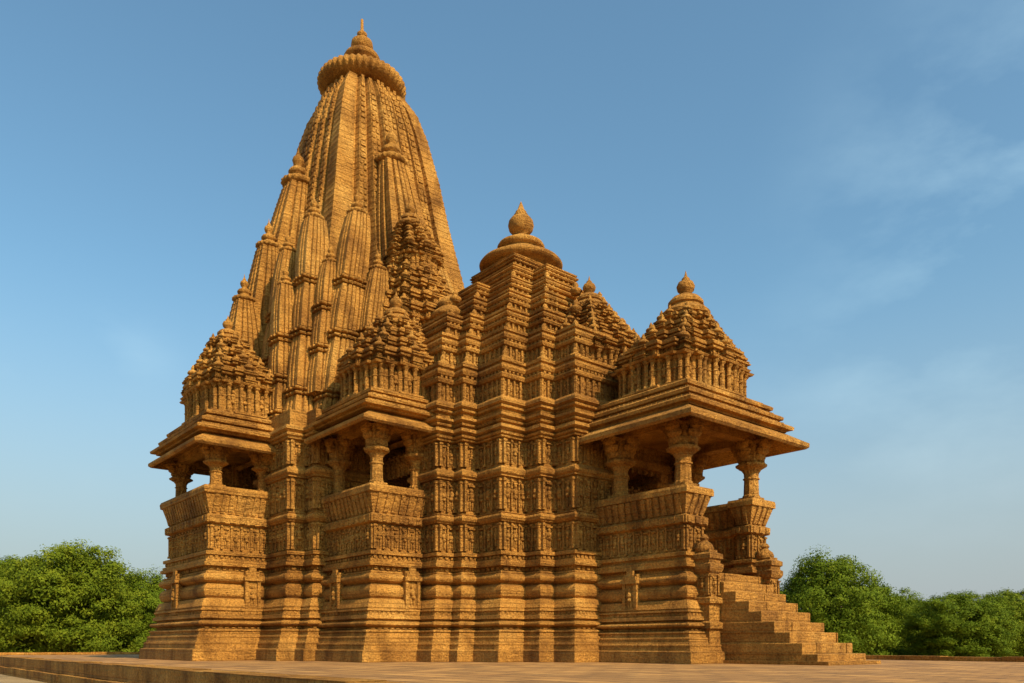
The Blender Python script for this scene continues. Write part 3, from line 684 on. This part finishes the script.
mb.box(PX1+.3, PX1+.35+run*nst-.05, SY0-.12, SY1+.12, -.01, .09); stairs = mb.build('staircase', M_block, temple)
# stair side blocks rising in steps along the near flank
for s in (0, 1):
    y0, y1 = (PY0+.24, SY0-.04) if s == 0 else (SY1+.04, PY1-.24)
    mb = MB(); x0 = PX1-.1; x1 = PX1+.62
    prism(mb, rect(x0, x1, y0, y1), [(.14, 0), (.12, .36), (.06, .38), (.04, .9), (.12, .95), (.12, 1.1), (.02, 1.15), (.02, 1.6), (.10, 1.64), (.10, 1.78), (.0, 1.82), (0, 2.45), (.06, 2.5), (.10, 2.58), (.10, 2.7), (.04, 2.74), (.04, 2.82), (.09, 2.86), (.09, 2.98), (-.02, 3.04), (-.02, 3.1)])
    decorate(mb, rect(x0, x1, y0, y1), 1.86, 2.42, 0, .04, True, .3)
    cx, cy = (x0+x1)/2+.05, (y0+y1)/2
    mb.lathe(cx, cy, [(.24, 3.08), (.26, 3.16), (.22, 3.26), (.12, 3.34), (.09, 3.38), (.13, 3.44), (.08, 3.52), (.01, 3.56)], 14)
    mb.build('newel', M_carved, temple)

# ------------------------------------------------------------------ terrace, ground, kerbs
g = MB(); g.box(-1500, 1500, -200, 3000, -2, -.66)
gr = g.build('ground', M_earth); gr['kind'] = 'structure'
def place(o): o.location = (TX, TY, 0); o.rotation_euler = (0, 0, ROT); return o
TXa, TXb, TYa, TYb = -15.0, 42, -12.3, 13.0
mb = MB(); mb.box(TXa, TXb, TYa, TYb, -.64, -.002); t = place(mb.build('terrace', M_pave)); t['kind'] = 'structure'
# edging blocks of the terrace front: two courses of long stones, the lower one stepping out
mb = MB(); x = TXa-.1
while x < 24:
    L = random.uniform(.9, 1.7); dz = random.uniform(-.012, .012); dy = random.uniform(-.004, .004)
    mb.box(x+.003, x+L-.003, TYa-.12+dy, TYa+.5, -.36, .012+dz)
    x += L
x = TXa-.1
while x < 24:
    L = random.uniform(.9, 1.7); dy = random.uniform(-.006, .006)
    mb.box(x+.003, x+L-.003, TYa-.30+dy, TYa+.3, -.67, -.37+random.uniform(-.01, .01))
    x += L
fe = place(mb.build('terrace_edge', M_block)); fe['kind'] = 'structure'
def kerb(name, a, b, wdt, h, label):
    mb = MB(); a = np.array(a, float); b = np.array(b, float); L = np.linalg.norm(b-a); e = (b-a)/L; n = np.array([-e[1], e[0]])*wdt; u = 0
    while u < L:
        l = min(random.uniform(1.0, 1.9), L-u); p, q = a+e*(u+.006), a+e*(u+l-.006); hh = h+random.uniform(-.012, .012)
        V = [(*p, -.02), (*q, -.02), (*(q+n), -.02), (*(p+n), -.02), (*p, hh), (*q, hh), (*(q+n), hh), (*(p+n), hh)]
        mb.add(V, [(0,3,2,1),(4,5,6,7),(0,1,5,4),(1,2,6,5),(2,3,7,6),(3,0,4,7)]); u += l
    o = place(mb.build(name, M_block)); o['label'] = label; o['category'] = 'kerb'
kerb('stone_kerb', (13, 10.4), (34, 7.6), .5, .14, 'low stone kerb along the terrace edge right of the stairs')
kerb('stone_kerb', (TXa, TYa+.6), (TXa, TYb), .45, .13, 'low stone kerb along the terrace edge left of the temple')

# ------------------------------------------------------------------ trees
def crown_mesh(name, rx, ry, rz, zc, n_cl, seed, mat, leaf=.095, per=240):
    r = np.random.default_rng(seed)
    lob = [(r.normal(0, .36, 3)*[1, 1, .8], r.uniform(.36, .52)) for _ in range(12)] + [(np.array([0, 0, -.05]), .9)]*7 + [(np.array([math.cos(q)*.5, math.sin(q)*.5, -.62]), .46) for q in range(6)]
    C = []
    while len(C) < n_cl:
        c, rad = lob[r.integers(len(lob))]; d = r.normal(0, 1, 3); d /= np.linalg.norm(d)
        p = c+d*rad*r.uniform(.80, 1.0)
        if p[2] < -1.05 or np.linalg.norm(p*[1, 1, .9]) > 1.12: continue
        C.append(p)
    C = np.array(C)*[rx, ry, rz]; C[:, 2] += zc; C[:, 2] = np.maximum(C[:, 2], .3)
    cs = r.uniform(.35, .85, n_cl)*min(rx, rz)*.26
    idx = np.repeat(np.arange(n_cl), per); n = len(idx)
    d = r.normal(0, 1, (n, 3)); d /= np.linalg.norm(d, axis=1)[:, None]
    pos = C[idx] + d*(cs[idx]*r.uniform(.35, 1.15, n))[:, None]*[1.15, 1.15, .75]
    nrm = d*1.0 + (C[idx]-[0, 0, zc])/max(rx, rz)*.8 + r.normal(0, .5, (n, 3)) + [0, 0, .35]; nrm /= np.linalg.norm(nrm, axis=1)[:, None]
    t = np.cross(nrm, r.normal(0, 1, (n, 3))); t /= np.linalg.norm(t, axis=1)[:, None]; b = np.cross(nrm, t)
    s = (leaf*r.uniform(.6, 1.3, n))[:, None]
    V = np.stack([pos-t*s, pos+b*s*.45, pos+t*s, pos-b*s*.45], 1).reshape(-1, 3)
    me = bpy.data.meshes.new(name); me.vertices.add(len(V)); me.vertices.foreach_set('co', V.ravel())
    me.loops.add(n*4); me.loops.foreach_set('vertex_index', np.arange(n*4)); me.polygons.add(n); me.polygons.foreach_set('loop_start', np.arange(n)*4)
    me.polygons.foreach_set('loop_total', np.full(n, 4)); me.materials.append(mat); me.update(calc_edges=True); me.validate()
    return me
def trunk_mesh(h, zc, seed):
    r = random.Random(seed); mb = MB()
    def limb(p0, p1, r0, r1, n=6):
        p0 = np.array(p0); p1 = np.array(p1); rings = []
        d = (p1-p0)/np.linalg.norm(p1-p0); a = np.cross(d, [0.3, .9, .1]); a /= np.linalg.norm(a); b = np.cross(d, a)
        for i in range(n):
            t = i/(n-1); c = p0+(p1-p0)*t+a*math.sin(t*3)*.12; rr = r0+(r1-r0)*t
            rings.append([c+rr*(math.cos(q)*a+math.sin(q)*b) for q in np.arange(8)*math.pi/4])
        mb.loft(rings)
    limb((0, 0, -.3), (.1, 0, zc*.8), h*.045, h*.03)
    for i in range(7):
        an = i*.9+r.random(); L = h*.36; limb((.08, 0, zc*(.35+.06*i)), (math.cos(an)*L*.7, math.sin(an)*L*.7, zc*(.75+.07*i)), h*.02, h*.006)
    return mb
# two crowns and trunks, copied per tree
protos = []
for i, (mt, sd_) in enumerate(((M_leaf, 3), (M_leaf2, 11), (M_leaf, 23))):
    me = crown_mesh('crown', 4.7, 4.4, 4.1, 3.7, 620, sd_, mt)
    tm = trunk_mesh(8, 4.0, sd_); ob = tm.build('trunk', M_bark); protos.append((me, ob.data)); bpy.data.objects.remove(ob)
def tree(px, d, ytop, kind, rot, wide, label, group):
    X = (px-512)/800*d; z0 = -.66; h = .5+(645-ytop)/800*d - z0; s = h/7.6
    r = bpy.data.objects.new('leafy_tree', None); col.objects.link(r); r.location = (X, d, z0); r.rotation_euler = (0, 0, rot); r.scale = (s*wide, s*wide, s)
    r['label'] = label; r['category'] = 'tree'; r['group'] = group
    a = bpy.data.objects.new('crown', protos[kind][0]); b = bpy.data.objects.new('trunk', protos[kind][1])
    for o in (a, b): col.objects.link(o); o.parent = r
    return r
GL, GR = 'trees beyond the terrace left of the temple', 'trees beyond the terrace right of the temple'
tree(72, 62, 541, 1, .3, 1.0, 'largest round green tree left of the temple', GL)
tree(4, 66, 556, 0, 2.1, 1.0, 'green tree cut by the left edge of the picture', GL)
tree(134, 66, 573, 0, 4.0, .95, 'lower green tree half behind the left corner of the temple', GL)
tree(34, 74, 566, 2, 1.0, 1.1, 'green tree peeping out behind the largest tree on the left', GL)
tree(836, 60, 556, 0, 1.2, .98, 'tallest green tree just right of the stairs', GR)
tree(902, 72, 596, 1, 3.3, 1.25, 'small pale green tree in the gap between the bigger trees on the right', GR)
tree(958, 60, 590, 2, 5.0, 1.2, 'dark green tree second from the right edge', GR)
tree(1018, 66, 586, 1, .9, 1.15, 'yellowish green tree at the right edge of the picture', GR)
tree(876, 68, 586, 2, 2.3, 1.0, 'green tree tucked against the right flank of the tallest tree by the stairs', GR)
